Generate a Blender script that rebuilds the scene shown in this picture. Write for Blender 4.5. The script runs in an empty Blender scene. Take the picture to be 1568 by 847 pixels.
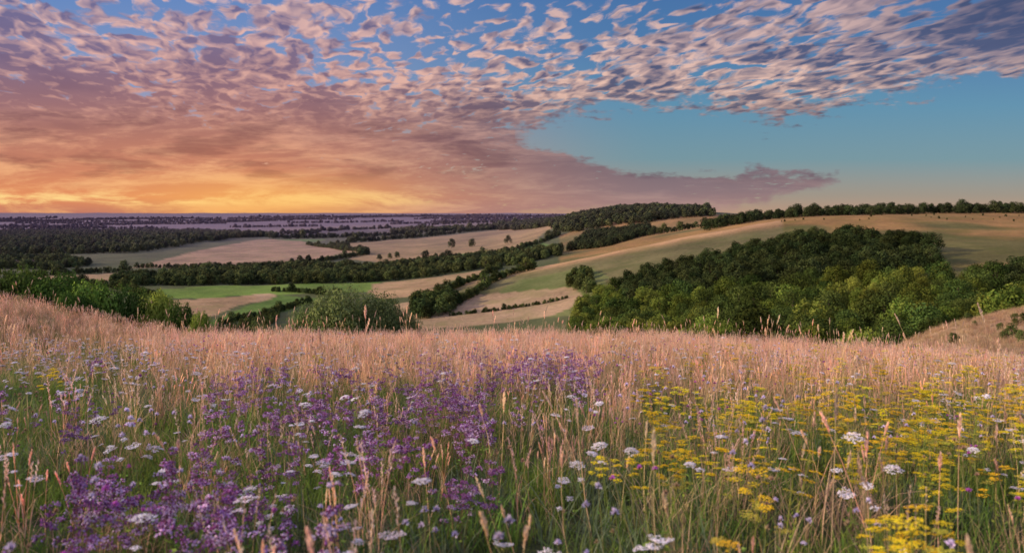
import bpy, math, random
import numpy as np
from mathutils import Vector
rng=np.random.default_rng(7); random.seed(7)
scene=bpy.context.scene
scene.view_settings.view_transform='Standard'
scene.view_settings.look='None'
scene.view_settings.exposure=0

def s2l(c):
    return tuple(((x/255.0)/12.92 if x/255.0<=0.04045 else ((x/255.0+0.055)/1.055)**2.4) for x in c)
def sm(a,b,x):
    t=np.clip((x-a)/(b-a),0,1); return t*t*(3-2*t)

# ------------------------------------------------------------------ noise
def _h(xi,yi,seed):
    n=(xi.astype(np.int64)*374761393+yi.astype(np.int64)*668265263+seed*974711)&0xffffffff
    n=((n^(n>>13))*1274126177)&0xffffffff
    n=(n^(n>>16))&0xffffffff
    return n/4294967295.0
def vnoise(x,y,seed=0):
    x=np.asarray(x,float); y=np.asarray(y,float)
    xi=np.floor(x); yi=np.floor(y); fx=x-xi; fy=y-yi
    fx=fx*fx*(3-2*fx); fy=fy*fy*(3-2*fy)
    a=_h(xi,yi,seed); b=_h(xi+1,yi,seed); c=_h(xi,yi+1,seed); d=_h(xi+1,yi+1,seed)
    return (a*(1-fx)+b*fx)*(1-fy)+(c*(1-fx)+d*fx)*fy
def fbm(x,y,seed=0,o=3):
    s=0;a=1;t=0
    for i in range(o):
        s=s+a*vnoise(x*2**i,y*2**i,seed+i*17); t+=a; a*=.5
    return s/t-0.5

# ------------------------------------------------------------------ terrain survey: bearing (per mille) -> (distance north, height)
left_far=[(1450,-88),(2200,-72),(2700,-80),(4000,-85),(6000,-75),(9000,-62),(14000,-22),(30000,-80)]
T={
-881:[(45,-9),(60,-13),(100,-30),(200,-60),(350,-84),(500,-90),(900,-90),(2500,-88),(5000,-80),(9000,-66),(14000,-18),(30000,-80)],
-637:[(45,-9),(60,-14),(100,-31),(200,-62),(350,-84),(500,-90),(900,-90),(1500,-90),(2500,-84),(5000,-80),(9000,-66),(14000,-18),(30000,-80)],
-474:[(45,-9.5),(60,-16),(100,-32),(200,-62),(350,-84),(500,-90),(900,-90)]+left_far,
-312:[(45,-9.5),(60,-16),(100,-32),(200,-62),(350,-84),(500,-90),(900,-90)]+left_far,
-149:[(45,-9.5),(60,-16),(100,-32),(200,-62),(350,-84),(500,-88),(790,-87),(1100,-87),(1400,-80),(2000,-72),(3000,-64),(6000,-60),(14000,-22),(30000,-80)],
13:[(45,-9.5),(60,-16),(100,-32),(200,-62),(350,-84),(500,-88),(650,-80),(820,-61),(950,-64),(1200,-66),(1700,-62),(2200,-48),(2800,-28),(3500,-40),(14000,-30),(30000,-80)],
94:[(45,-9.5),(60,-16),(100,-31),(200,-58),(350,-72),(500,-76),(650,-68),(830,-46),(930,-53),(1200,-48),(1500,-12),(1700,6),(2200,-12),(3500,-40),(14000,-50),(30000,-80)],
175:[(45,-9.5),(60,-16),(100,-30),(200,-52),(350,-60),(500,-62),(650,-52),(850,-31),(950,-38),(1200,-30),(1500,10),(1800,6),(3000,-40),(14000,-60),(30000,-80)],
338:[(45,-9.5),(60,-15),(100,-27),(200,-44),(350,-48),(500,-44),(650,-28),(850,-8),(1000,-4),(1300,0),(2000,-20),(14000,-60),(30000,-80)],
500:[(45,-8.5),(60,-10.8),(100,-14.6),(130,-21),(200,-38),(350,-44),(500,-38),(650,-24),(850,-6),(1000,0),(1300,0),(2000,-20),(14000,-60),(30000,-80)],
637:[(45,-8.2),(60,-10),(100,-12.2),(125,-14.5),(160,-24),(250,-42),(350,-44),(500,-36),(650,-23),(850,-8),(1000,1),(1300,2),(2000,-20),(14000,-60),(30000,-80)],
907:[(45,-7.5),(60,-8.5),(120,-9),(200,-28),(350,-35),(500,-30),(650,-20),(850,-5),(1000,2),(1300,2),(2000,-20),(14000,-60),(30000,-80)],
}
BG=np.arange(-900,921,15.0); LG=np.arange(math.log(36),math.log(30000),0.02)
cols=sorted(T); prof=np.array([np.interp(LG,[math.log(p[0]) for p in T[c]],[p[1] for p in T[c]]) for c in cols])
G=np.array([np.interp(BG,cols,prof[:,j]) for j in range(len(LG))]).T
def blur(A,s,ax):
    r=int(3*s)+1; k=np.exp(-0.5*(np.arange(-r,r+1)/s)**2); k/=k.sum()
    P=np.pad(A,[(r,r) if i==ax else (0,0) for i in range(2)],mode='edge')
    return np.apply_along_axis(lambda m:np.convolve(m,k,'valid'),ax,P)
G=blur(blur(G,3.0,0),1.6,1)
def ground(X,Y):
    X=np.asarray(X,float); Y=np.asarray(Y,float)
    Yc=np.clip(Y,-40,80)
    zn=-1.4-.100*Yc-.0007*np.maximum(Yc,0)**2-.007*np.maximum(Yc-30,0)**2
    zn=zn+2.2*sm(-11,-26,X)-.0032*np.clip(X,0,30)**2
    zn=zn+fbm(X*.35,Y*.35,5)*.16*sm(.5,6,np.hypot(X,Y))
    D=np.maximum(Y,.6*np.abs(X)); D=np.maximum(D,1)
    b=np.clip(1000*X/np.maximum(Y,.6*np.abs(X)+1e-6),-899,919)
    l=np.clip(np.log(np.maximum(D,37)),LG[0],LG[-1]-1e-6)
    i=(b-BG[0])/15.0; j=(l-LG[0])/.02
    i0=np.clip(i.astype(int),0,len(BG)-2); j0=np.clip(j.astype(int),0,len(LG)-2); fi=i-i0; fj=j-j0; fj=np.clip(fj,0,1)
    zt=(G[i0,j0]*(1-fi)+G[i0+1,j0]*fi)*(1-fj)+(G[i0,j0+1]*(1-fi)+G[i0+1,j0+1]*fi)*fj
    zt=zt+fbm(X/60,Y/60,11)*3.0*sm(90,400,D)+fbm(X/260,Y/260,12)*7*sm(500,1200,D)+fbm(X/1500,Y/1200,13)*60*sm(2500,8000,D)
    w=sm(34,58,D)
    return zn*(1-w)+zt*w
def gz(x,y): return float(ground(np.array([x]),np.array([y]))[0])

# ------------------------------------------------------------------ node helpers
class NT:
    def __init__(s,t): s.t=t; s.n=t.nodes; s.l=t.links
    def put(s,sock,v):
        if hasattr(v,'links') or isinstance(v,bpy.types.NodeSocket): s.l.new(v,sock)
        elif v is not None:
            if isinstance(v,(tuple,list)) and len(v)==3 and len(sock.default_value)==4: v=(*v,1)
            sock.default_value=v
    def m(s,op,a,b=None,c=None,clamp=False):
        n=s.n.new('ShaderNodeMath'); n.operation=op; n.use_clamp=clamp
        s.put(n.inputs[0],a)
        if b is not None: s.put(n.inputs[1],b)
        if c is not None: s.put(n.inputs[2],c)
        return n.outputs[0]
    def mix(s,f,a,b,bt='MIX'):
        n=s.n.new('ShaderNodeMix'); n.data_type='RGBA'; n.blend_type=bt
        s.put(n.inputs[0],f); s.put(n.inputs[6],a); s.put(n.inputs[7],b); return n.outputs[2]
    def ramp(s,f,st,interp='LINEAR'):
        n=s.n.new('ShaderNodeValToRGB'); cr=n.color_ramp; cr.interpolation=interp
        while len(cr.elements)<len(st): cr.elements.new(0.5)
        for e,(p,c) in zip(cr.elements,st):
            e.position=p
        for e,(p,c) in zip(cr.elements,st):
            if not isinstance(c,(tuple,list)): c=(c,c,c)
            e.color=(*c[:3],1)
        s.put(n.inputs[0],f); return n.outputs[0]
    def mr(s,v,a,b,c=0.,d=1.,it='SMOOTHSTEP'):
        n=s.n.new('ShaderNodeMapRange'); n.interpolation_type=it; n.clamp=True if it=='LINEAR' else n.clamp
        s.put(n.inputs[0],v)
        for i,x in zip((1,2,3,4),(a,b,c,d)): s.put(n.inputs[i],x)
        return n.outputs[0]
    def noise(s,vec,scale,det=3,rough=.5,dist=0):
        n=s.n.new('ShaderNodeTexNoise'); n.noise_dimensions='2D' if dist is None else '3D'; s.put(n.inputs['Vector'],vec)
        n.inputs['Scale'].default_value=scale; n.inputs['Detail'].default_value=det
        n.inputs['Roughness'].default_value=rough; n.inputs['Distortion'].default_value=dist or 0
        return n.outputs['Fac']
    def puff(s,vec,scale,sm_=.6):
        n=s.n.new('ShaderNodeTexVoronoi'); n.feature='SMOOTH_F1'; n.voronoi_dimensions='2D'; s.put(n.inputs['Vector'],vec)
        n.inputs['Scale'].default_value=scale; n.inputs['Smoothness'].default_value=sm_
        return n.outputs['Distance']
    def xyz(s,x,y,z=0.):
        n=s.n.new('ShaderNodeCombineXYZ')
        s.put(n.inputs[0],x);s.put(n.inputs[1],y);s.put(n.inputs[2],z); return n.outputs[0]
    def vadd(s,a,b):
        n=s.n.new('ShaderNodeVectorMath'); n.operation='ADD'; s.l.new(a,n.inputs[0]); n.inputs[1].default_value=b; return n.outputs[0]

# ------------------------------------------------------------------ sun & sky
SUN_AZ=-99.0; SUN_EL=18.0
w=bpy.data.worlds.new("sky"); scene.world=w; w.use_nodes=True
t=NT(w.node_tree); t.n.clear()
tc=t.n.new('ShaderNodeTexCoord'); sp=t.n.new('ShaderNodeSeparateXYZ'); t.l.new(tc.outputs['Generated'],sp.inputs[0])
x,y,z=sp.outputs
yy=t.m('MAXIMUM',y,.2)
a=t.m('DIVIDE',x,yy); e=t.m('DIVIDE',z,yy)
U=t.m('MULTIPLY_ADD',a,.785,.5); V=t.m('MULTIPLY',e,3.788)
Uc=t.m('MULTIPLY_ADD',U,1.0,0.0,True); Vc=t.m('MULTIPLY_ADD',V,1.0,0.0,True)
zz=t.m('ADD',t.m('MAXIMUM',z,0.0),.09)
cu=t.m('DIVIDE',x,zz); cv=t.m('DIVIDE',y,zz)
# cells drift in slanting rows
deck=t.xyz(t.m('ADD',cu,t.m('MULTIPLY',cv,.20)),t.m('MULTIPLY',cv,.56),0.0)
wn=t.n.new('ShaderNodeTexNoise'); wn.noise_dimensions='2D'; t.put(wn.inputs['Vector'],deck); wn.inputs['Scale'].default_value=4.5; wn.inputs['Detail'].default_value=3; wn.inputs['Roughness'].default_value=.6
vm=t.n.new('ShaderNodeVectorMath'); vm.operation='MULTIPLY_ADD'
t.l.new(wn.outputs['Color'],vm.inputs[0]); vm.inputs[1].default_value=(.19,.16,0); t.l.new(deck,vm.inputs[2])
wdeck=vm.outputs[0]
NS=13.0
f1=t.noise(wdeck,NS,4,.56,None); p1_=t.puff(wdeck,NS*.98)
f2=t.noise(t.vadd(wdeck,(-.022,.028,0)),NS,2.5,.5,None)
n1=t.m('ADD',t.m('MULTIPLY',f1,.70),t.m('MULTIPLY_ADD',p1_,-.46,.365))
nb=t.noise(deck,1.7,4,.6,None)
nc=t.noise(t.vadd(deck,(7,3,0)),3.0,3,.6,None)
ed=t.noise(t.xyz(t.m('MULTIPLY',a,1.0),t.m('MULTIPLY',e,5.0),0.),7,4,.62,None)
ed2=t.noise(t.xyz(t.m('MULTIPLY',a,1.0),t.m('MULTIPLY',e,2.6),0.),28,3,.65,None)
Vd=t.m('ADD',V,t.m('MULTIPLY_ADD',ed,.30,-.15)); Vd=t.m('ADD',Vd,t.m('MULTIPLY_ADD',ed2,.26,-.13))
Ub=t.ramp(Uc,[(0,-.0),(.49,0.0),(.505,.34),(.56,.44),(.66,.50),(.745,.43),(.80,.48),(.89,.56),(1,.68)])
Lb=t.ramp(Uc,[(0,.36),(.505,.35),(.54,.29),(.60,.20),(.66,.19),(.75,.21),(.82,.185),(.84,0)])
Bb=t.ramp(Uc,[(0,0),(.60,0),(.70,.02),(.765,.07),(.83,.18),(1,.18)])
up=t.mr(t.m('SUBTRACT',Vd,Ub),-.012,.07)
leftsheet=t.mr(U,.52,.495,0,1)
up=t.m('MAXIMUM',up,leftsheet)
Vt=t.m('ADD',V,t.m('MULTIPLY_ADD',ed,.13,-.065)); Vt=t.m('ADD',Vt,t.m('MULTIPLY_ADD',ed2,.10,-.05))
tong=t.m('MULTIPLY',t.mr(t.m('SUBTRACT',Lb,Vt),-.005,.03),t.mr(t.m('SUBTRACT',Vt,Bb),-.03,.03))
cover=t.m('MAXIMUM',up,tong)
solid=t.ramp(Vc,[(0,1.0),(.3,1.0),(.48,.70),(.7,.28),(1,.02)])
solidL=t.mr(U,.42,.0,0,.44)
rightS=t.m('MULTIPLY',t.mr(U,.66,.95,0,.62),t.mr(V,.45,.75))
solid=t.m('ADD',t.m('ADD',solid,solidL),rightS)
thr=t.m('SUBTRACT',.57,t.m('MULTIPLY',solid,.36))
thr=t.m('ADD',thr,t.m('MULTIPLY_ADD',nb,-.66,.33))
thk=t.m('SUBTRACT',n1,thr)
dens=t.mr(thk,-.08,.12)
dens=t.m('MULTIPLY',dens,cover)
rel=t.m('MULTIPLY',t.m('SUBTRACT',f1,f2),2.2)
lit=t.m('SUBTRACT',t.m('ADD',.80,rel),t.m('MULTIPLY',thk,2.1))
lit=t.m('ADD',lit,t.m('MULTIPLY_ADD',nc,1.5,-.75))
lit=t.m('SUBTRACT',lit,t.mr(U,.30,.0,0,.22))
lit=t.m('MULTIPLY_ADD',lit,1.0,0.0,True)
st=t.noise(t.xyz(a,t.m('MULTIPLY',e,6.0),0.),6.5,6,.68,.35)
st2=t.m('MULTIPLY',t.mr(st,.42,.66),t.mr(U,.7,.3,.35,.85))
low=t.mr(V,.62,.28)
lit=t.m('ADD',t.m('MULTIPLY',lit,t.m('SUBTRACT',1.0,low)),t.m('MULTIPLY',st2,low))
S=s2l
sf=t.mr(U,.2,.66)
skyL=t.ramp(Vc,[(0,S((222,145,108))),(.07,S((252,190,116))),(.2,S((228,156,120))),(.4,S((184,148,152))),(.6,S((134,152,196))),(1,S((98,134,194)))])
skyR=t.ramp(Vc,[(0,S((186,152,130))),(.08,S((158,148,138))),(.25,S((108,146,162))),(.5,S((84,140,174))),(.75,S((68,120,172))),(1,S((62,110,168)))])
shL=t.ramp(Vc,[(0,S((194,122,100))),(.07,S((230,146,96))),(.2,S((208,134,102))),(.4,S((172,118,108))),(.6,S((144,110,124))),(.8,S((124,110,142))),(1,S((112,108,148)))])
shR=t.ramp(Vc,[(0,S((168,132,126))),(.1,S((140,118,122))),(.25,S((112,102,114))),(.5,S((96,98,120))),(.75,S((84,94,128))),(1,S((70,84,120)))])
liL=t.ramp(Vc,[(0,S((244,178,116))),(.1,S((252,190,128))),(.3,S((232,166,130))),(.5,S((218,162,146))),(.8,S((224,178,170))),(1,S((230,190,182)))])
liR=t.ramp(Vc,[(0,S((206,165,150))),(.2,S((160,138,140))),(.35,S((192,160,156))),(.5,S((238,196,176))),(.8,S((218,184,176))),(1,S((200,170,170)))])
sky=t.mix(sf,skyL,skyR); sh=t.mix(sf,shL,shR); li=t.mix(sf,liL,liR)
ns=t.n.new('ShaderNodeTexSky'); ns.sky_type='NISHITA'; ns.sun_disc=False
ns.sun_elevation=math.radians(SUN_EL); ns.sun_rotation=math.radians(SUN_AZ); ns.air_density=1.2; ns.dust_density=1.0
nis=t.mix(1.0,ns.outputs[0],(.10,.10,.10),'MULTIPLY')
sky=t.mix(.12,sky,nis)
dark=t.m('MULTIPLY',t.mr(U,.76,1.0,0,.72),t.mr(V,.5,.9))
li=t.mix(dark,li,sh)
cl=t.mix(lit,sh,li)
cl=t.mix(t.m('MULTIPLY',t.mr(nb,.52,.72,0,.4),t.mr(V,.12,.35)),cl,t.mix(1.0,cl,(.66,.66,.78),'MULTIPLY'))
# brown-grey banks in the low sheet
bank=t.m('MULTIPLY',t.m('MULTIPLY',t.mr(ed,.47,.64),t.mr(V,.10,.2)),t.mr(V,.62,.4,0,.7))
cl=t.mix(bank,cl,t.mix(1.0,cl,(.62,.60,.68),'MULTIPLY'))
col=t.mix(dens,sky,cl)
slot=t.m('MULTIPLY',t.m('MULTIPLY',t.mr(V,.02,.05),t.mr(V,.12,.06)),t.mr(U,.52,.25))
slot=t.m('MULTIPLY',slot,t.mr(st,.45,.62))
col=t.mix(slot,col,S((255,216,140)))
glow=t.m('MULTIPLY',t.mr(t.m('ABSOLUTE',t.m('SUBTRACT',U,.26)),.20,.0),t.mr(V,.24,.03))
col=t.mix(t.m('MULTIPLY',glow,.55),col,S((255,188,96)))
bo=t.mr(V,1.1,3.5,1.0,2.6)  # added fill light: brightens the unseen sky overhead and behind the camera
bg=t.n.new('ShaderNodeBackground'); t.l.new(col,bg.inputs[0]); t.l.new(bo,bg.inputs[1])
ow=t.n.new('ShaderNodeOutputWorld'); t.l.new(bg.outputs[0],ow.inputs[0])

sd=bpy.data.lights.new("sun",'SUN'); sd.energy=5.0; sd.angle=math.radians(1.0); sd.color=(1.0,.76,.53)
so=bpy.data.objects.new("sun",sd); scene.collection.objects.link(so)
az=math.radians(SUN_AZ); el=math.radians(SUN_EL)
sdir=Vector((math.sin(az)*math.cos(el),math.cos(az)*math.cos(el),math.sin(el)))
so.rotation_euler=sdir.to_track_quat('Z','Y').to_euler(); so.location=sdir*200

# ------------------------------------------------------------------ materials
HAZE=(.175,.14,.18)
def haze(t,c,k=.95):  # aerial haze painted into the base colour, stronger with world Y
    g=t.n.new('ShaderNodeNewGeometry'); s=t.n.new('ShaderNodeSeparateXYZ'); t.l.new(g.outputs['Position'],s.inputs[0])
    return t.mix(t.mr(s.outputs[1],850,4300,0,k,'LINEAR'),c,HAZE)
def plant_mat(name,transl=.3,var=.35,hz=False,rough=.6):
    m=bpy.data.materials.new(name); m.use_nodes=True; t=NT(m.node_tree); t.n.clear()
    at=t.n.new('ShaderNodeAttribute'); at.attribute_name='Col'
    oi=t.n.new('ShaderNodeObjectInfo')
    v=t.mr(oi.outputs['Random'],0,1,1-var,1+var,'LINEAR')
    hs=t.n.new('ShaderNodeHueSaturation'); t.l.new(at.outputs['Color'],hs.inputs['Color']); t.put(hs.inputs['Value'],v)
    r2=t.m('FRACT',t.m('MULTIPLY',oi.outputs['Random'],7.31))
    t.put(hs.inputs['Hue'],t.mr(r2,0,1,.475,.52,'LINEAR'))
    c=hs.outputs[0]
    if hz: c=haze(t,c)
    p=t.n.new('ShaderNodeBsdfDiffuse'); t.l.new(c,p.inputs['Color'])
    o=t.n.new('ShaderNodeOutputMaterial')
    if transl>0:
        tr=t.n.new('ShaderNodeBsdfTranslucent'); t.l.new(c,tr.inputs[0])
        ms=t.n.new('ShaderNodeMixShader'); ms.inputs[0].default_value=transl
        t.l.new(p.outputs[0],ms.inputs[1]); t.l.new(tr.outputs[0],ms.inputs[2]); t.l.new(ms.outputs[0],o.inputs[0])
    else: t.l.new(p.outputs[0],o.inputs[0])
    return m
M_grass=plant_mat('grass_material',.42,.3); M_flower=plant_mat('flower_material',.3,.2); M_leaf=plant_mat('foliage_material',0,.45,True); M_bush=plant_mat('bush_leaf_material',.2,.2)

gm=bpy.data.materials.new('ground_material'); gm.use_nodes=True; t=NT(gm.node_tree); t.n.clear()
at=t.n.new('ShaderNodeAttribute'); at.attribute_name='Col'
ge=t.n.new('ShaderNodeNewGeometry'); P=ge.outputs['Position']
f=t.m('ADD',t.mr(t.noise(P,.012,5,.6),.3,.7,.66,1.34,'LINEAR'),t.mr(t.noise(P,.25,5,.65),.3,.7,-.25,.25,'LINEAR'))
c=t.mix(1.0,at.outputs['Color'],t.xyz(f,f,f),'MULTIPLY')
gr=t.mr(t.noise(P,.035,4,.6),.42,.68,0,.6)
c=t.mix(gr,c,t.mix(1.0,at.outputs['Color'],(.62,.80,.55),'MULTIPLY'))
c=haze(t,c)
p=t.n.new('ShaderNodeBsdfPrincipled'); t.l.new(c,p.inputs['Base Color']); p.inputs['Roughness'].default_value=.95; p.inputs['Specular IOR Level'].default_value=.1
bp=t.n.new('ShaderNodeBump'); bp.inputs['Strength'].default_value=.6; bp.inputs['Distance'].default_value=.6
t.l.new(t.noise(P,.8,5,.7),bp.inputs['Height']); t.l.new(bp.outputs[0],p.inputs['Normal'])
o=t.n.new('ShaderNodeOutputMaterial'); t.l.new(p.outputs[0],o.inputs[0])

# ------------------------------------------------------------------ ground sheet
def inpoly(b,Y,poly):
    ins=np.zeros(b.shape,bool); n=len(poly)
    for i in range(n):
        x1,y1=poly[i]; x2,y2=poly[(i+1)%n]
        if y1==y2: continue
        c=((y1>Y)!=(y2>Y))&(b<(x2-x1)*(Y-y1)/(y2-y1)+x1)
        ins^=c
    return ins
azs=np.concatenate([np.arange(-176,-52,4.0),np.arange(-52,52,.25),np.arange(52,181,4.0)])
rs=[.4]
while rs[-1]<32000:
    r=rs[-1]; rs.append(r*(1.05 if r<30 else 1.03 if r<350 else 1.011 if r<2600 else 1.025))
rs=np.array(rs); A,R=np.meshgrid(np.radians(azs),rs)
GX=np.sin(A)*R; GY=np.cos(A)*R; GZ=ground(GX,GY)
na=len(azs); nr=len(rs)
D=np.maximum(GY,.6*np.abs(GX)); B=1000*GX/np.maximum(GY,.6*np.abs(GX)+1e-6)
C=np.zeros(GX.shape+(3,))
def setc(mask,c): C[mask]=c
C[:]=(.085,.10,.04)
near=D<60; C[near]=(.07,.085,.03)
slope=(D>=45)&(D<500); C[slope]=(.20,.19,.09)
sh_=(D>45)&(D<170)&(B>380); C[sh_]=(.42,.28,.16)
TAN=(.35,.24,.125); TAN2=(.30,.21,.10); PINK=(.35,.235,.14); GRN=(.14,.22,.04); GR2=(.10,.17,.035); PALE=(.35,.25,.14)
hill=(D>400)&(D<1400)&(B>60+ (D<700)*60)
k=sm(.3,.7,fbm(GX/70,GY/70,31)+.5+.25*sm(820,600,D)-.1)[...,None]
hc=np.array((.30,.18,.065))*(1-k)+np.array((.13,.12,.04))*k
C[hill]=hc[hill]
spur=[(-149,800),(-76,740),(13,660),(94,640),(175,600),(338,700),(338,900),(175,900),(94,880),(13,860),(-76,840)]
sp_crest=(sm(780,850,GY))[...,None]
m_=inpoly(B,GY,spur); C[m_]=(np.array((.42,.26,.13))*sp_crest+np.array((.14,.13,.055))*(1-sp_crest))[m_]
setc(inpoly(B,GY,[(-36,640),(94,560),(120,700),(94,770),(13,775),(-30,720)]),(.13,.15,.05))
fields=[
 ([(-490,880),(-474,900),(-393,955),(-250,985),(-160,985),(-182,880),(-300,870),(-395,845),(-450,860)],GRN),
 ([(-470,620),(-452,830),(-395,835),(-312,870),(-300,830),(-345,760),(-395,640)],TAN),
 ([(-330,880),(-305,885),(-290,850),(-312,800),(-330,800),(-318,850)],PALE),
 ([(-380,640),(-300,838),(-292,868),(-235,830),(-255,780),(-285,720),(-350,650)],GR2),
 ([(-174,960),(-120,975),(-19,1010),(-25,935),(-80,900),(-117,800),(-160,790),(-180,860)],TAN),
 ([(-150,600),(-145,745),(-60,742),(75,690),(90,640),(60,600)],PALE),
 ([(-474,1290),(-393,1700),(-312,2120),(-231,2120),(-250,1880),(-190,1600),(-290,1320),(-393,1295)],PINK),
 ([(-300,2120),(-231,2120),(-250,1900),(-262,2000)],GR2),
 ([(-205,1900),(-68,2150),(37,2250),(80,1900),(10,1300),(-133,1300),(-200,1400)],TAN2),
 ([(-133,1250),(10,1230),(60,1200),(40,1330),(-60,1360),(-133,1340)],GR2),
 ([(-610,1110),(-474,1210),(-491,1060),(-556,1010)],TAN),
 ([(-660,2900),(-660,3900),(-540,6500),(-400,6000),(-370,4100),(-500,3300)],(.27,.19,.13)),
 ([(-300,4000),(-150,4500),(-120,3600),(-250,3300)],TAN2),
 ([(165,1180),(281,1290),(320,1230),(224,1150),(190,1130)],(.44,.27,.12)),
]
sites=np.stack([rng.uniform(-9000,6000,900),rng.uniform(2300,14000,900)],1)
fx=GX[GY>2500]; fy=GY[GY>2500]
pal=[(.08,.085,.05),(.05,.055,.04),(.26,.19,.13),(.19,.14,.10),(.10,.11,.06),(.04,.045,.035)]
sc=np.array([pal[i] for i in rng.integers(0,len(pal),900)])
fc=np.zeros((len(fx),3))
for i0 in range(0,len(fx),8000):
    q=slice(i0,i0+8000); d=(fx[q,None]-sites[None,:,0])**2+(fy[q,None]-sites[None,:,1])**2
    fc[q]=sc[d.argmin(1)]
C[GY>2500]=fc
wob=B+fbm(GX/90,GY/90,41)*12; woby=GY*(1+fbm(GX/120,GY/120,42)*.03)
for pl,c_ in fields: setc(inpoly(wob,woby,pl),c_)
verts=np.stack([GX,GY,GZ],-1).reshape(-1,3)
i,j=np.meshgrid(np.arange(nr-1),np.arange(na),indexing='ij'); j2=(j+1)%na
F=np.stack([i*na+j,(i)*na+j2,(i+1)*na+j2,(i+1)*na+j],-1).reshape(-1,4)
vl=verts.tolist()+[[0,0,gz(0,0)]]; fl=F[:,::-1].tolist()
ci=len(vl)-1
fl+= [[ci,(q+1)%na,q] for q in range(na)]
me=bpy.data.meshes.new('ground'); me.from_pydata(vl,[],fl)
ca=me.color_attributes.new('Col','FLOAT_COLOR','POINT')
cc=np.ones((len(vl),4)); cc[:-1,:3]=C.reshape(-1,3); cc[-1,:3]=(.07,.085,.03)
ca.data.foreach_set('color',cc.ravel()); me.polygons.foreach_set('use_smooth',[True]*len(me.polygons))
me.materials.append(gm); me.update()
go=bpy.data.objects.new('ground',me); scene.collection.objects.link(go)

# ------------------------------------------------------------------ mesh builder
class MB:
    def __init__(s): s.v=[];s.f=[];s.c=[]
    def add(s,vs,fs,c):
        o=len(s.v); s.v+= [tuple(p) for p in vs]; s.f+=[tuple(i+o for i in q) for q in fs]
        if isinstance(c,list): s.c+=c
        else: s.c+=[c]*len(vs)
    def tube(s,pts,rad,c,n=3):
        vs=[];fs=[]
        for k,(p,r) in enumerate(zip(pts,rad)):
            for q in range(n):
                an=2*math.pi*q/n; vs.append((p[0]+r*math.cos(an),p[1]+r*math.sin(an),p[2]))
        for k in range(len(pts)-1):
            for q in range(n):
                q2=(q+1)%n; fs.append((k*n+q,k*n+q2,(k+1)*n+q2,(k+1)*n+q))
        s.add(vs,fs,c)
    def blade(s,b,an,h,lean,w_,c0,c1,seg=3):
        dx,dy=math.cos(an),math.sin(an); px,py=-dy,dx; vs=[];cs=[];fs=[]
        for k in range(seg+1):
            t_=k/seg; l=lean*t_*t_*h; zz_=h*t_*(1-.35*lean*t_); ww=w_*(1-t_**1.6)*.5+.0004
            x_=b[0]+dx*l; y_=b[1]+dy*l
            vs+=[(x_-px*ww,y_-py*ww,b[2]+zz_),(x_+px*ww,y_+py*ww,b[2]+zz_)]
            cc_=tuple(c0[i]*(1-t_)+c1[i]*t_ for i in range(3)); cs+=[cc_,cc_]
            if k: o=2*k; fs.append((o-2,o-1,o+1,o))
        s.add(vs,fs,cs)
    def blob(s,p,r,c,fl=1.0):
        x_,y_,z_=p; R_=r*fl
        s.add([(x_+r,y_,z_),(x_,y_+r,z_),(x_-r,y_,z_),(x_,y_-r,z_),(x_,y_,z_+R_),(x_,y_,z_-R_)],
              [(0,1,4),(1,2,4),(2,3,4),(3,0,4),(1,0,5),(2,1,5),(3,2,5),(0,3,5)],c)
    def leaf(s,p,d,l,w_,c):
        d=Vector(d).normalized(); sd_=d.cross(Vector((random.uniform(-1,1),random.uniform(-1,1),random.uniform(-1,1)))).normalized()
        p=Vector(p); s.add([p,p+d*l*.5+sd_*w_*.5,p+d*l,p+d*l*.5-sd_*w_*.5],[(0,1,2,3)],c)
    def obj(s,name,mat,smooth=False):
        me=bpy.data.meshes.new(name); me.from_pydata(s.v,[],s.f)
        ca=me.color_attributes.new('Col','FLOAT_COLOR','POINT')
        arr=np.ones((len(s.v),4)); arr[:,:3]=np.array(s.c); ca.data.foreach_set('color',arr.ravel())
        me.materials.append(mat); me.update(); return bpy.data.objects.new(name,me)
def jit(c,a=.2):
    k=1+random.uniform(-a,a); return tuple(min(.92,max(0,q*k*(1+random.uniform(-a*.3,a*.3)))) for q in c)
U_=random.uniform

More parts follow.
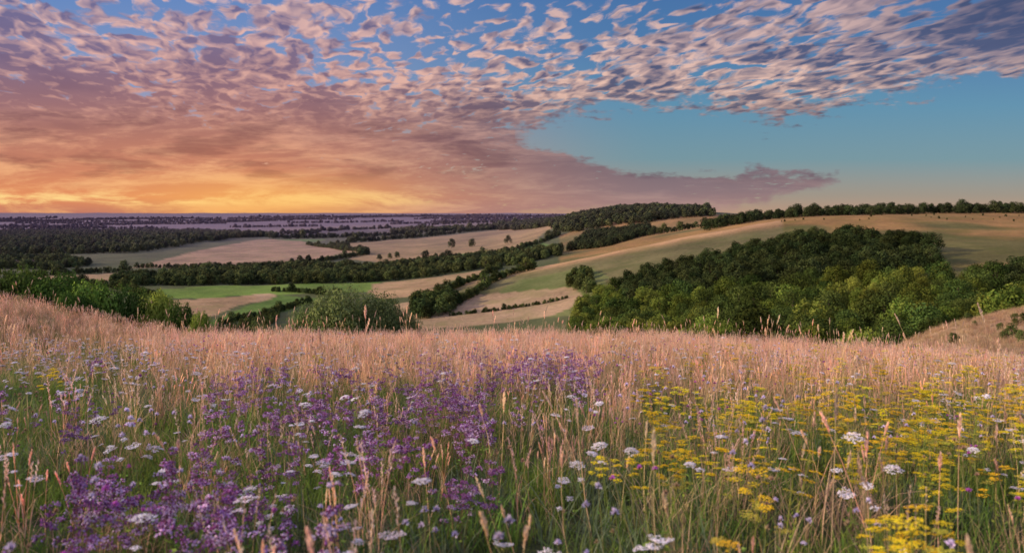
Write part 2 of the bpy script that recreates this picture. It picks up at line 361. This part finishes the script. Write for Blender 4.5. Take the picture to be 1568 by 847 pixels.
# ------------------------------------------------------------------ scatter through geometry nodes
def scatter(name,protos,X,Y,scl,tilt=.08,sink=.02,idx=None,Z=None):
    X=np.asarray(X);Y=np.asarray(Y);n=len(X)
    Z=ground(X,Y)-sink if Z is None else Z
    me=bpy.data.meshes.new(name); me.from_pydata(np.stack([X,Y,Z],-1).tolist(),[],[])
    rot=np.stack([rng.normal(0,tilt,n),rng.normal(0,tilt,n),rng.uniform(0,6.283,n)],-1)
    at=me.attributes.new('rot','FLOAT_VECTOR','POINT'); at.data.foreach_set('vector',rot.ravel().astype(np.float32))
    at=me.attributes.new('scl','FLOAT','POINT'); at.data.foreach_set('value',np.asarray(scl,np.float32))
    at=me.attributes.new('idx','INT','POINT'); at.data.foreach_set('value',(rng.integers(0,len(protos),n) if idx is None else idx).astype(np.int32))
    ob=bpy.data.objects.new(name,me); scene.collection.objects.link(ob)
    co=bpy.data.collections.new(name+'_parts')
    for p_ in protos: co.objects.link(p_)
    ng=bpy.data.node_groups.new(name+'_scatter','GeometryNodeTree')
    ng.interface.new_socket('Geometry',in_out='INPUT',socket_type='NodeSocketGeometry')
    ng.interface.new_socket('Geometry',in_out='OUTPUT',socket_type='NodeSocketGeometry')
    gi=ng.nodes.new('NodeGroupInput'); gout=ng.nodes.new('NodeGroupOutput')
    ip=ng.nodes.new('GeometryNodeInstanceOnPoints'); ci_=ng.nodes.new('GeometryNodeCollectionInfo')
    ci_.inputs['Collection'].default_value=co; ci_.inputs['Separate Children'].default_value=True; ci_.inputs['Reset Children'].default_value=True
    def na_(nm,ty):
        q=ng.nodes.new('GeometryNodeInputNamedAttribute'); q.data_type=ty; q.inputs['Name'].default_value=nm
        return next(s for s in q.outputs if s.enabled and s.name=='Attribute')
    L=ng.links.new
    L(gi.outputs[0],ip.inputs['Points']); L(ci_.outputs[0],ip.inputs['Instance']); ip.inputs['Pick Instance'].default_value=True
    L(na_('idx','INT'),ip.inputs['Instance Index'])
    er=ng.nodes.new('FunctionNodeEulerToRotation'); L(na_('rot','FLOAT_VECTOR'),er.inputs[0]); L(er.outputs[0],ip.inputs['Rotation'])
    L(na_('scl','FLOAT'),ip.inputs['Scale']); L(ip.outputs[0],gout.inputs[0])
    md=ob.modifiers.new('scatter','NODES'); md.node_group=ng
    return ob

# ------------------------------------------------------------------ trees
def tree(name,seed,H,R,nleaf,leaf,colA,colB,low=.3,lobes=13,flat=.85,mat=None):
    r=np.random.default_rng(seed); mb=MB(); random.seed(seed)
    cs=[];rr=[]
    for k in range(lobes):
        an=k*2.4+r.uniform(-.5,.5); f_=k/(lobes-1)
        zc=H*(low+.12+(.86-low-.16)*f_); rad=R*(.68*math.sqrt(max(0,1-(f_*.92)**2)))*r.uniform(.7,1.05)
        cs.append((math.cos(an)*rad,math.sin(an)*rad,zc)); rr.append(R*r.uniform(.30,.48)*(1-.2*f_))
    bark=(.09,.07,.055)
    top=H*.7
    mb.tube([(0,0,-.3),(R*.02,0,H*.2),(R*.03,R*.02,H*.45),(0,0,top)],[H*.028,H*.022,H*.016,H*.006],bark,6)
    for c_ in cs[::2]:
        z0=H*U_(.22,.45); mb.tube([(0,0,z0),(c_[0]*.5,c_[1]*.5,z0+(c_[2]-z0)*.6),c_],[H*.012,H*.008,H*.003],bark,4)
    per=nleaf//lobes; V_=[];Cc=[]
    base=len(mb.v)
    for c_,q in zip(cs,rr):
        d=r.normal(size=(per,3)); d/=np.linalg.norm(d,axis=1)[:,None]
        lump=1+.22*np.sin(d[:,0]*5+seed+c_[0])*np.sin(d[:,1]*5+c_[1])+.08*r.normal(size=per)
        rad=q*lump*np.where(r.random(per)<.15,r.uniform(.5,.95,per),1)
        p_=np.array(c_)+d*rad[:,None]*np.array((1,1,flat))
        n_=d+r.normal(size=(per,3))*.32; n_/=np.linalg.norm(n_,axis=1)[:,None]
        tt=np.cross(n_,r.normal(size=(per,3))); tt/=np.linalg.norm(tt,axis=1)[:,None]; bb=np.cross(n_,tt)
        s_=leaf*r.uniform(.6,1.3,per)[:,None]
        quad=np.stack([p_-tt*s_*.5,p_-bb*s_*.38,p_+tt*s_*.6,p_+bb*s_*.38],1)
        lk=r.uniform(.7,1.25); m_=r.random(per)[:,None]
        col_=(np.array(colA)*(1-m_)+np.array(colB)*m_)*lk
        V_.append(quad.reshape(-1,3)); Cc.append(np.repeat(col_,4,0))
    V_=np.concatenate(V_); Cc=np.concatenate(Cc)
    nq=len(V_)//4; Fq=(np.arange(nq*4).reshape(-1,4)+base)
    mb.v+=V_.tolist(); mb.c+=[tuple(q) for q in Cc.tolist()]; mb.f+=Fq.tolist()
    return mb.obj(name,mat or M_leaf)
BR=((.08,.13,.022),(.16,.19,.034)); BM=((.04,.07,.018),(.07,.10,.022)); DK=((.026,.044,.016),(.048,.066,.021)); MD=((.055,.085,.025),(.10,.12,.035))
def variants(nm,cp,n=5,nl=1300,leaf=.75,r0=4.6,r1=6.2,**k): return [tree(f'{nm}_{i}',100+i*7+len(nm),U_(11,13.5),U_(r0,r1),nl,leaf,*cp,**k) for i in range(n)]
vb=variants('ash_part',BR,6,3200,.5,5.6,7.2,low=.1,lobes=17); vb2=variants('maple_part',BM,7,3200,.5,5.6,7.2,low=.1,lobes=17)
vd=variants('beech_part',DK,5,1600,.7,5,6.8,low=.1); vm_=variants('oak_part',MD,5,1000,.95,low=.08); vdk=variants('yew_part',DK,3,1000,.95,low=.08)
def wood(name,protos,poly,sp,s0,s1,gap=0.0,sink=.6):
    ys=[p[1] for p in poly]; pts=[(p[0]/1000*p[1]) for p in poly]
    xs=np.array(pts); x0,x1=xs.min()-50,xs.max()+50
    gx,gy=np.meshgrid(np.arange(x0,x1,sp),np.arange(min(ys),max(ys),sp)); gx=gx.ravel();gy=gy.ravel()
    gx=gx+rng.uniform(-.45,.45,len(gx))*sp; gy=gy+rng.uniform(-.45,.45,len(gy))*sp
    k=inpoly(1000*gx/gy+fbm(gx/50,gy/50,77)*14,gy*(1+fbm(gx/50,gy/50,78)*.03),poly)
    if gap: k&=(fbm(gx/60,gy/60,55)+.5)>gap
    gx=gx[k];gy=gy[k]
    s=rng.uniform(s0,s1,len(gx))*(1+.25*fbm(gx/40,gy/40,66)*2)
    return scatter(name,protos,gx,gy,s,.06,sink)
wood('woodland',vb+vb2,[(85,600),(60,480),(90,330),(160,210),(450,190),(640,200),(760,230),(760,330),(640,400),(540,430),(420,450),(300,470),(175,500),(130,600)],12,.6,1.45)
wood('woodland',vd,[(119,610),(150,650),(257,650),(379,690),(460,655),(525,595),(535,500),(419,465),(175,500),(130,570)],10,.8,1.35)
wood('woodland',vd,[(600,380),(610,460),(760,480),(760,360)],10,.9,1.3)
wood('woodland',vm_+vdk[:1],[(-505,965),(-474,1060),(-393,1190),(-279,1230),(-149,1210),(0,1170),(62,1130),(60,1050),(13,1000),(-36,1020),(-133,985),(-300,972)],10.5,.8,1.35)
wood('woodland',vdk+vm_,[(-700,1620),(-700,3100),(-393,3300),(-290,2350),(-370,2050),(-474,1650)],17,1.1,1.7,.25)
wood('woodland',vdk+vm_[:2],[(-36,2300),(40,1800),(62,1390),(167,1330),(250,1350),(245,1560),(150,1900),(30,2700)],12,1.0,1.5)
wood('woodland',vdk+vd,[(70,1120),(94,1300),(170,1240),(176,1140),(120,1060)],9,.9,1.2)
wood('woodland',vdk+vd,[(240,950),(240,1060),(345,1050),(500,1030),(640,1010),(760,1010),(760,940),(640,955),(500,960),(338,950)],11,.6,1.3,.30)
wood('woodland',vm_+vdk,[(-120,640),(-122,730),(-72,740),(-70,650)],8,.9,1.3)
wood('woodland',vm_,[(70,740),(100,740),(100,640),(78,640)],9,.7,1.0)
wood('woodland',vm_+vdk,[(-660,1260),(-660,1560),(-560,1500),(-520,1350),(-560,1220)],11,.9,1.4,.4)
def hedge(name,protos,pl,step,s0,s1,wid=2.):
    X=[];Y=[]
    for (b1,y1),(b2,y2) in zip(pl[:-1],pl[1:]):
        x1,x2=b1*y1/1000,b2*y2/1000; L=math.hypot(x2-x1,y2-y1); n=max(2,int(L/step))
        tt=(np.arange(n)+rng.uniform(-.4,.4,n))/n
        X+=list(x1+(x2-x1)*tt+rng.normal(0,wid,n)); Y+=list(y1+(y2-y1)*tt+rng.normal(0,wid,n))
    sc_=rng.uniform(s0,s1,len(X)); sc_*=np.where(rng.random(len(X))<.08,1.7,1)
    scatter(name,protos,X,Y,sc_,.06,.5)
HS=[([(-76,650),(70,655)],.2,.34),([(-70,700),(-20,800),(29,850)],.5,.8),([(-110,730),(-40,870),(-15,1000)],.4,.7),
 ([(-300,905),(-230,860),(-210,880)],.4,.6),([(-360,640),(-290,720),(-250,790)],.4,.7),([(-220,1850),(-180,1500),(-290,1290),(-470,1285)],.5,.9),
 ([(-205,1920),(-68,2180),(30,2280)],.8,1.4),([(-133,1290),(10,1290),(60,1400)],.5,.9),([(-255,1880),(-190,1590)],.5,.9),
 ([(-149,2600),(-60,2350),(20,2300)],1,1.7),([(160,1120),(200,1110),(250,1120),(330,1220)],.5,.9),([(-610,1120),(-474,1230)],.5,.9),
 ([(-640,1000),(-556,1000),(-500,950),(-440,850)],.5,.9),([(-300,2150),(-180,2250),(-68,2350)],.9,1.5)]
for pl,s0,s1 in HS: hedge('hedgerow',vm_+vdk,pl,5.5*(s0+s1)/2,s0,s1,1.0)
wood('scrub',vm_,[(-390,600),(-345,640),(-305,700),(-285,740),(-290,680),(-320,600)],5,.25,.5,.2,.3)
for k in range(50):
    Y0=float(rng.uniform(2600,9500)); b0=float(rng.uniform(-720,60)); ln=float(rng.uniform(60,220)); s_=.8+Y0/14000
    dy=float(rng.uniform(-100,100))
    hedge('hedgerow',vdk,[(b0,Y0),(b0+ln,Y0+dy)],6,s_*.85,s_*1.15,Y0*.002)
def pick(n,b0,b1,y0,y1):
    Y=rng.uniform(y0,y1,n); return rng.uniform(b0,b1,n)*Y/1000,Y
X,Y=pick(26,330,640,840,930); scatter('scrub',vdk,X,Y,rng.uniform(.1,.28,26),.06,.2)

def place(name,ob,x_,y_,top=None,s=None,wx=None,sink=.3):
    g=gz(x_,y_)-sink; H=max(v.co.z for v in ob.data.vertices); Rr=max(abs(v.co.x) for v in ob.data.vertices)
    sz=(top-g)/H if top is not None else s; sx=(wx/Rr if wx else sz)
    o2=bpy.data.objects.new(name,ob.data); scene.collection.objects.link(o2)
    o2.location=(x_,y_,g); o2.scale=(sx,sx,sz); o2.rotation_euler[2]=U_(0,6.28); return o2
for b_,y_,s_ in [(-75,1560,1.7),(-50,1540,1.5),(-5,1500,1.35),(-165,1380,1.0),(-152,1385,.9),(-143,1390,1.0),(240,1000,1.4),(262,1010,1.3),(355,985,1.4),(470,990,1.3),(560,985,1.5),(600,975,1.3)]:
    place('oak_tree',random.choice(vm_+vd),b_*y_/1000,y_,s=s_)
bA=tree('hawthorn_mesh',501,5,4.0,24000,.15,(.10,.16,.045),(.20,.25,.09),low=.0,lobes=24,mat=M_bush)
bB=tree('hazel_mesh',502,6,4.2,18000,.19,(.055,.105,.02),(.105,.165,.034),low=.0,lobes=22,mat=M_bush)
bC=tree('dogwood_mesh',503,6,3.8,15000,.2,(.14,.23,.035),(.22,.30,.05),low=.0,lobes=18,mat=M_bush)
place('hawthorn_bush',bA,-8.6,40,top=-3.35,wx=2.5)
place('hawthorn_bush',bA,-6.6,40.5,top=-3.75,wx=2.0)
place('hawthorn_bush',bA,-10.2,40.5,top=-4.3,wx=1.6)
place('hawthorn_bush',bA,-5.4,40.8,top=-4.7,wx=1.3)
for (x_,y_,tp,wx,o_) in [(-33.5,50,-2.8,3.6,bB),(-30.5,50,-3.0,3.0,bB),(-28,49,-3.3,3.0,bB),(-25.6,49,-3.9,2.4,bC),(-23.8,50,-4.2,2.0,bB),(-22.0,50,-4.6,1.9,bC),(-25.0,46,-4.3,1.8,bB),(-38,52,-2.6,5,bB),(-31.5,46,-3.3,2.2,bC),(-20.2,49,-5.1,1.5,bB)]:
    place('hazel_bush' if o_ is bB else 'dogwood_bush',o_,x_,y_,top=tp,wx=wx)
place('dogwood_bush',bC,-17.0,44,top=-5.3,wx=.9); place('hawthorn_bush',bA,-14.0,45,top=-5.9,wx=1.1)

# farm in the valley
def farm(x_,y_,L=22,W=9,Hh=5,rot=.3):
    g=gz(x_,y_); root=bpy.data.objects.new('brick_farmhouse',None); scene.collection.objects.link(root); root.location=(x_,y_,g); root.rotation_euler[2]=rot
    def pm(n,c):
        m=bpy.data.materials.new(n); m.use_nodes=True; b=m.node_tree.nodes['Principled BSDF']
        tt=NT(m.node_tree); q=m.node_tree.nodes.new('ShaderNodeTexCoord')
        b.inputs['Roughness'].default_value=.8
        tt.l.new(tt.mix(tt.noise(q.outputs['Object'],2.5,5,.7),tuple(v*.7 for v in c),tuple(v*1.25 for v in c)),b.inputs['Base Color']); return m
    def part(nm,vs,fs,m):
        me=bpy.data.meshes.new(nm); me.from_pydata(vs,[],fs); me.materials.append(m); o=bpy.data.objects.new(nm,me); scene.collection.objects.link(o); o.parent=root
    def box(nm,x0,x1,y0,y1,z0,z1,m):
        part(nm,[(x0,y0,z0),(x1,y0,z0),(x1,y1,z0),(x0,y1,z0),(x0,y0,z1),(x1,y0,z1),(x1,y1,z1),(x0,y1,z1)],[(0,3,2,1),(4,5,6,7),(0,1,5,4),(1,2,6,5),(2,3,7,6),(3,0,4,7)],m)
    mw=pm('farm_brick',(.42,.3,.24)); mr_=pm('roof_tiles',(.2,.1,.08)); mg=pm('window_glass',(.05,.06,.07)); 
    l=L/2;w_=W/2
    box('walls',-l,l,-w_,w_,-1,Hh,mw)
    part('roof',[(-l-.4,-w_-.4,Hh+.01),(l+.4,-w_-.4,Hh+.01),(l+.4,w_+.4,Hh+.01),(-l-.4,w_+.4,Hh+.01),(-l-.4,0,Hh+4),(l+.4,0,Hh+4)],[(0,1,5,4),(2,3,4,5),(0,4,3),(1,2,5),(0,3,2,1)],mr_)
    box('chimney',l*.5,l*.5+1,-.5,.5,Hh+2,Hh+5.3,mw)
    for k in range(4):
        q=-l+3+k*(L-6)/3
        box('window_%d'%k,q-.6,q+.6,-w_-.05,-w_+.1,2.8,4.1,mg)
    box('door',-.6,.6,-w_-.05,-w_+.1,-.2,2.1,mr_)
farm(-.622*1330,1330); farm(-.60*1360,1360,16,8,4,1.1); farm(-.636*1380,1380,30,11,4,.1)

# ------------------------------------------------------------------ meadow plants
STRAW=(.86,.59,.36); PINKH=(.91,.62,.48); GREEN=(.13,.24,.045); GREEN2=(.24,.35,.07)
def seedgrass(name,n,rad,h0,h1,ph,stc,kind=0,fat=1.0):
    mb=MB()
    for _ in range(n):
        an=U_(0,6.28); q=rad*math.sqrt(random.random()); bx,by=q*math.cos(an),q*math.sin(an)
        h=U_(h0,h1); la=U_(0,6.28); le=U_(.02,.22)*h
        def P_(t_): return (bx+math.cos(la)*le*t_*t_*1.2,by+math.sin(la)*le*t_*t_*1.2,h*t_)
        hd=U_(.16,.26) if kind==0 else U_(.10,.18)
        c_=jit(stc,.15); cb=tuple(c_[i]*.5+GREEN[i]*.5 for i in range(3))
        mb.tube([P_(0),P_(.35),P_(.7),P_(1)],[.0018*fat,.0016*fat,.0013*fat,.0007],[cb]*3+[c_]*9,3)
        hc_=jit(ph,.18); m=20 if kind==0 else int(26*fat)
        for k in range(m):
            t_=1-hd*(k/m); p_=P_(t_); fr=math.sin(math.pi*min(1,(k+2)/(m+1)))
            a2=U_(0,6.28); out=(.016 if kind==0 else .006*fat)*fr
            d=(math.cos(a2)*out,math.sin(a2)*out,.018)
            mb.leaf(p_,d,U_(.016,.024)*fat,(.0065 if kind==0 else .008)*fat,jit(hc_,.15))
        for k in range(2):
            tb=U_(.05,.4); b0=P_(tb); mb.blade(b0,U_(0,6.28),U_(.12,.3),U_(.3,1.0),.004,jit(c_,.2),jit(STRAW,.2),3)
    return mb.obj(name,M_grass)
def greengrass(name,n,rad,h0,h1,ca,cb_,w_=.005):
    mb=MB()
    for _ in range(n):
        an=U_(0,6.28); q=rad*math.sqrt(random.random())
        k=random.random(); c_=tuple(ca[i]*(1-k)+cb_[i]*k for i in range(3))
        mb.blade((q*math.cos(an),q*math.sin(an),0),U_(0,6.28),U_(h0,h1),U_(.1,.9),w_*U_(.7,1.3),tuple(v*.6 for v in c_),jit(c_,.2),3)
    return mb.obj(name,M_grass)
def herb(mb,bx,by,h,n=8,c=(.13,.22,.045)):
    for k in range(n):
        z_=U_(.05,.8)*h; a2=U_(0,6.28); mb.leaf((bx,by,z_),(math.cos(a2),math.sin(a2),U_(-.1,.5)),U_(.02,.05),U_(.008,.018),jit(c,.3))
def marjoram(name,n=5,rad=.15):
    mb=MB()
    for _ in range(n):
        an=U_(0,6.28); q=rad*math.sqrt(random.random()); bx,by=q*math.cos(an),q*math.sin(an); h=U_(.36,.6); lx,ly=U_(-.06,.06),U_(-.06,.06)
        P_=lambda t_:(bx+lx*t_,by+ly*t_,h*t_)
        mb.tube([P_(0),P_(.5),P_(1)],[.002,.0016,.001],(.20,.13,.09),3); herb(mb,bx,by,h,10)
        for k in range(random.randint(4,6)):
            t_=U_(.72,1); p_=P_(t_); a2=U_(0,6.28); o=U_(.012,.05)*(1 if t_<.97 else .2); tip=(p_[0]+math.cos(a2)*o,p_[1]+math.sin(a2)*o,p_[2]+U_(.02,.05))
            mb.tube([p_,tip],[.001,.0008],(.25,.14,.15),3)
            tone=random.choice([(.50,.29,.56),(.62,.44,.67),(.38,.16,.38),(.74,.57,.76)])
            for m in range(20):
                r_=.024*random.random()**.5; a3=U_(0,6.28)
                mb.blob((tip[0]+r_*math.cos(a3),tip[1]+r_*math.sin(a3),tip[2]+U_(-.006,.012)-r_*.35),U_(.003,.0058),jit(tone,.35) if random.random()<.72 else jit((.22,.06,.17),.3))
    return mb.obj(name,M_flower)
def umbel(mb,tip,R_,col_,dome,nray,rb,und=(.15,.21,.05)):
    base=(tip[0],tip[1],tip[2]-R_*.8)
    for k in range(nray):
        f_=math.sqrt((k+.5)/nray); an=k*2.39996+U_(-.2,.2); q=R_*f_*U_(.88,1.1)
        p_=(tip[0]+q*math.cos(an),tip[1]+q*math.sin(an),tip[2]-dome*R_*f_*f_+U_(-.003,.003))
        mb.tube([base,p_],[.0007,.0005],und,3)
        for m in range(6):
            a3=U_(0,6.28); r_=rb*1.25*math.sqrt(random.random())
            mb.blob((p_[0]+r_*math.cos(a3),p_[1]+r_*math.sin(a3),p_[2]+U_(0,.002)),rb*U_(.35,.55),jit(col_,.18),.5)
def parsnip(name):
    mb=MB()
    YC=(.84,.65,.035)
    for _ in range(2):
        bx,by=U_(-.06,.06),U_(-.06,.06); h=U_(.42,.66); lx,ly=U_(-.05,.05),U_(-.05,.05)
        P_=lambda t_:(bx+lx*t_,by+ly*t_,h*t_)
        mb.tube([P_(0),P_(.5),P_(1)],[.0035,.0028,.002],(.27,.32,.07),4); herb(mb,bx,by,h*.8,12,(.2,.28,.05))
        umbel(mb,P_(1.02),U_(.034,.052),YC,.15,15,.009)
        for k in range(random.randint(3,5)):
            t_=U_(.5,.85); p_=P_(t_); a2=U_(0,6.28); o=U_(.06,.12); tip=(p_[0]+math.cos(a2)*o,p_[1]+math.sin(a2)*o,min(h*.99,p_[2]+U_(.08,.16)))
            mb.tube([p_,((p_[0]+tip[0])/2+.01,(p_[1]+tip[1])/2,(p_[2]+tip[2])/2-.01),(tip[0],tip[1],tip[2]-.02)],[.0018,.0015,.001],(.27,.32,.07),3)
            umbel(mb,tip,U_(.024,.042),YC if random.random()<.8 else (.55,.52,.08),.15,12,.0085)
    return mb.obj(name,M_flower)
def carrot(name,closed=False):
    mb=MB()
    for _ in range(random.randint(1,2)):
        bx,by=U_(-.1,.1),U_(-.1,.1); h=U_(.34,.62); lx,ly=U_(-.08,.08),U_(-.08,.08)
        P_=lambda t_:(bx+lx*t_,by+ly*t_,h*t_)
        mb.tube([P_(0),P_(.5),P_(1)],[.0025,.002,.0015],(.2,.26,.08),4); herb(mb,bx,by,h*.7,10)
        wc_=random.choice([(.84,.81,.83),(.78,.71,.73),(.86,.83,.83)])
        umbel(mb,P_(1.04),U_(.022,.046),wc_,random.choice([.3,.5,-.35]),24,.0088)
        for k in range(random.randint(0,3)):
            t_=U_(.4,.7); p_=P_(t_); a2=U_(0,6.28); o=U_(.05,.1); tip=(p_[0]+math.cos(a2)*o,p_[1]+math.sin(a2)*o,p_[2]+U_(.1,.16))
            mb.tube([p_,(tip[0],tip[1],tip[2]-.01)],[.0015,.001],(.2,.26,.08),3); umbel(mb,tip,U_(.014,.028),wc_,.3,14,.007)
    return mb.obj(name,M_flower)
def ballhead(name,col_,R_=.012,h0=.4,h1=.62):
    mb=MB()
    for _ in range(3):
        bx,by=U_(-.12,.12),U_(-.12,.12); h=U_(h0,h1); lx,ly=U_(-.06,.06),U_(-.06,.06)
        P_=lambda t_:(bx+lx*t_,by+ly*t_,h*t_)
        mb.tube([P_(0),P_(.5),P_(1)],[.0016,.0013,.001],(.26,.26,.1),3); herb(mb,bx,by,h*.6,6)
        p_=P_(1); mb.blob(p_,R_*.5,(.1,.09,.04))
        for m in range(40):
            a2=U_(0,6.28); el_=U_(-.3,1.5); d=(math.cos(a2)*math.cos(el_),math.sin(a2)*math.cos(el_),math.sin(el_))
            mb.leaf(p_,d,R_*U_(.8,1.3),R_*.35,jit(col_,.25))
    return mb.obj(name,M_flower)

def fan(n,y0,y1,dens,side=.82,pad=1.2):
    """uniform points on the meadow, thinned by a density function"""
    Y=rng.uniform(y0,y1,n); X=rng.uniform(-1,1,n)*(side*y1+pad)
    k=(np.abs(X)<side*Y+pad)&(rng.random(n)<dens(X,Y)); return X[k],Y[k]
def box_area(y0,y1,side=.82,pad=1.2): return (y1-y0)*2*(side*y1+pad)
def fan_d(per_m2,y0,y1,dens,**k): return fan(int(per_m2*box_area(y0,y1)),y0,y1,dens,**k)
def bl(X,Y): return X/np.maximum(Y,.5)

one=lambda X,Y:np.ones_like(X)
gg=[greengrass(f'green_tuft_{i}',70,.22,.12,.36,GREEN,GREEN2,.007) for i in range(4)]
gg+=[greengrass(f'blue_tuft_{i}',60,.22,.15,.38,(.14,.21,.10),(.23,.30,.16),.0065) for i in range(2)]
gt=[greengrass(f'straw_tuft_{i}',50,.22,.2,.5,(.42,.33,.14),STRAW,.0055) for i in range(3)]
X1,Y1=fan_d(9,.9,12,one); X2,Y2=fan_d(1.8,12,36,one)
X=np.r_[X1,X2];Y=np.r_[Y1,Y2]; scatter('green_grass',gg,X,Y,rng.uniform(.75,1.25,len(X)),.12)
leftgreen=lambda X,Y: 1-.7*sm(-.36,-.5,bl(X,Y))*sm(30,20,Y)
back=lambda X,Y:sm(4,12,Y+fbm(X/2.5,Y/2.5,91)*8)*leftgreen(X,Y)
frontd=lambda X,Y:np.clip(.35+fbm(X/1.3,Y/1.3,93)*.9,0,1)
X1,Y1=fan_d(5,1.5,12,lambda X,Y:np.maximum(back(X,Y),frontd(X,Y))); X2,Y2=fan_d(4.5,12,36,back)
X=np.r_[X1,X2];Y=np.r_[Y1,Y2]; scatter('dry_grass',gt,X,Y,rng.uniform(.7,1.2,len(X)),.12)
sg=[seedgrass(f'oat_grass_{i}',9,.17,.46,.74,PINKH,STRAW,0) for i in range(5)]+[seedgrass(f'brome_grass_{i}',9,.17,.38,.66,(.88,.60,.40),STRAW,1) for i in range(4)]
X1,Y1=fan_d(5.5,1.8,12,lambda X,Y:np.maximum(back(X,Y),.7*frontd(X,Y))); X2,Y2=fan_d(7.5,12,35,back)
X=np.r_[X1,X2];Y=np.r_[Y1,Y2]; scatter('seeding_grass',sg,X,Y,rng.uniform(.75,1.1,len(X))*(1+.5*fbm(X/3,Y/3,95)),.07)
tg=[seedgrass(f'tall_spike_{i}',2,.15,.8,1.3,(.82,.60,.42),(.76,.56,.34),1,1.7) for i in range(5)]
X,Y=fan_d(.16,6,16,one); X2,Y2=fan_d(1.0,16,34,lambda X,Y:np.clip(.4+fbm(X/4,Y/4,88)*1.8,.1,1)); X=np.r_[X,X2];Y=np.r_[Y,Y2]
scatter('tall_grass_spikes',tg,X,Y,rng.uniform(.7,1.15,len(X)),.07)
X,Y=fan_d(1.3,1.7,6,one); scatter('tall_grass_spikes',tg,X,Y,rng.uniform(.5,.8,len(X)),.14)
X=rng.uniform(14,110,7000);Y=rng.uniform(38,125,7000);k=(bl(X,Y)>.3)&(bl(X,Y)<.9); X=X[k];Y=Y[k]
scatter('dry_grass',gt[:1]+[greengrass('coarse_tuft',50,.25,.2,.45,(.36,.27,.15),STRAW,.012)],X,Y,rng.uniform(1.2,2.0,len(X)),.1)
X,Y=pick(14,480,640,52,110); scatter('scrub',vm_,X,Y,rng.uniform(.06,.12,14),.06,.1)
# flowers
mj=[marjoram(f'marjoram_stems_{i}') for i in range(5)]
def dm(X,Y):
    b=bl(X,Y)
    p1=sm(-.18,-.34,b)*sm(4.9,3.6,Y)
    p2=sm(-.42,-.28,b)*sm(.03,-.1,b)*sm(3.6,5.0,Y)*sm(12,9,Y)
    p3=sm(-.08,-.02,b)*sm(.12,.08,b)*sm(8,10,Y)*sm(16,13,Y)
    n_=.1+.9*sm(-.2,.22,fbm(X/.6,Y/.6,97))
    return np.clip(np.maximum.reduce([p1*1.3,p2*.55,p3*.55])*n_+.025*sm(14,9,Y)*sm(.2,-.1,b),0,1)
X,Y=fan_d(15,1.6,18,dm); scatter('marjoram_flowers',mj,X,Y,rng.uniform(.8,1.2,len(X)),.1)
ps=[parsnip(f'parsnip_stems_{i}') for i in range(6)]
def dp(X,Y):
    b=bl(X,Y); n_=.15+.85*sm(-.22,.18,fbm(X/.8,Y/.8,98))
    return np.clip(sm(.02,.22,b)*sm(9.5,5.0,Y)*n_*.95+.18*sm(.12,.4,b)*sm(26,10,Y)+.015*sm(18,8,Y),0,1)
X,Y=fan_d(12.5,1.7,26,dp); scatter('wild_parsnip_flowers',ps,X,Y,rng.uniform(.65,1.1,len(X)),.08)
wc=[carrot(f'carrot_stems_{i}') for i in range(8)]
def dc(X,Y):
    b=bl(X,Y); n_=.6+1.0*sm(-.2,.2,fbm(X/1.2,Y/1.2,99))
    return np.clip((.16+.26*sm(-.2,-.5,b)*sm(4,9,Y)*sm(26,18,Y)+.26*sm(.2,0,b)*sm(-.5,-.25,b)*sm(7,4,Y)+.15*sm(.2,.5,b)*sm(2,4,Y)*sm(14,8,Y))*n_,0,1)*sm(30,14,Y)
X,Y=fan_d(8.5,1.7,30,dc); scatter('wild_carrot_flowers',wc,X,Y,rng.uniform(.7,1.2,len(X)),.18)
sb=[ballhead(f'scabious_stems_{i}',(.72,.64,.82),.019) for i in range(2)]; kb=[ballhead(f'knapweed_stems_{i}',(.52,.14,.46),.013) for i in range(2)]; hb=[ballhead(f'seedhead_stems_{i}',(.46,.33,.2),.014) for i in range(2)]
X,Y=fan_d(1.2,1.9,16,one); scatter('scabious_flowers',sb,X,Y,rng.uniform(.8,1.2,len(X)),.1)
X,Y=fan_d(.6,2,18,one); scatter('knapweed_flowers',kb,X,Y,rng.uniform(.8,1.3,len(X)),.1)
X,Y=fan_d(1.2,1.9,16,one); scatter('dry_seedheads',hb,X,Y,rng.uniform(.8,1.2,len(X)),.1)

# ------------------------------------------------------------------ camera
cd=bpy.data.cameras.new('camera'); cam=bpy.data.objects.new('camera',cd); scene.collection.objects.link(cam)
cam.location=(0,0,0); cam.rotation_euler=(math.radians(90),0,0)
cd.lens=28.26; cd.sensor_width=36; cd.shift_y=-.0628; cd.clip_start=.05; cd.clip_end=60000
cd.dof.use_dof=True; cd.dof.focus_distance=12; cd.dof.aperture_fstop=2.2
scene.camera=cam
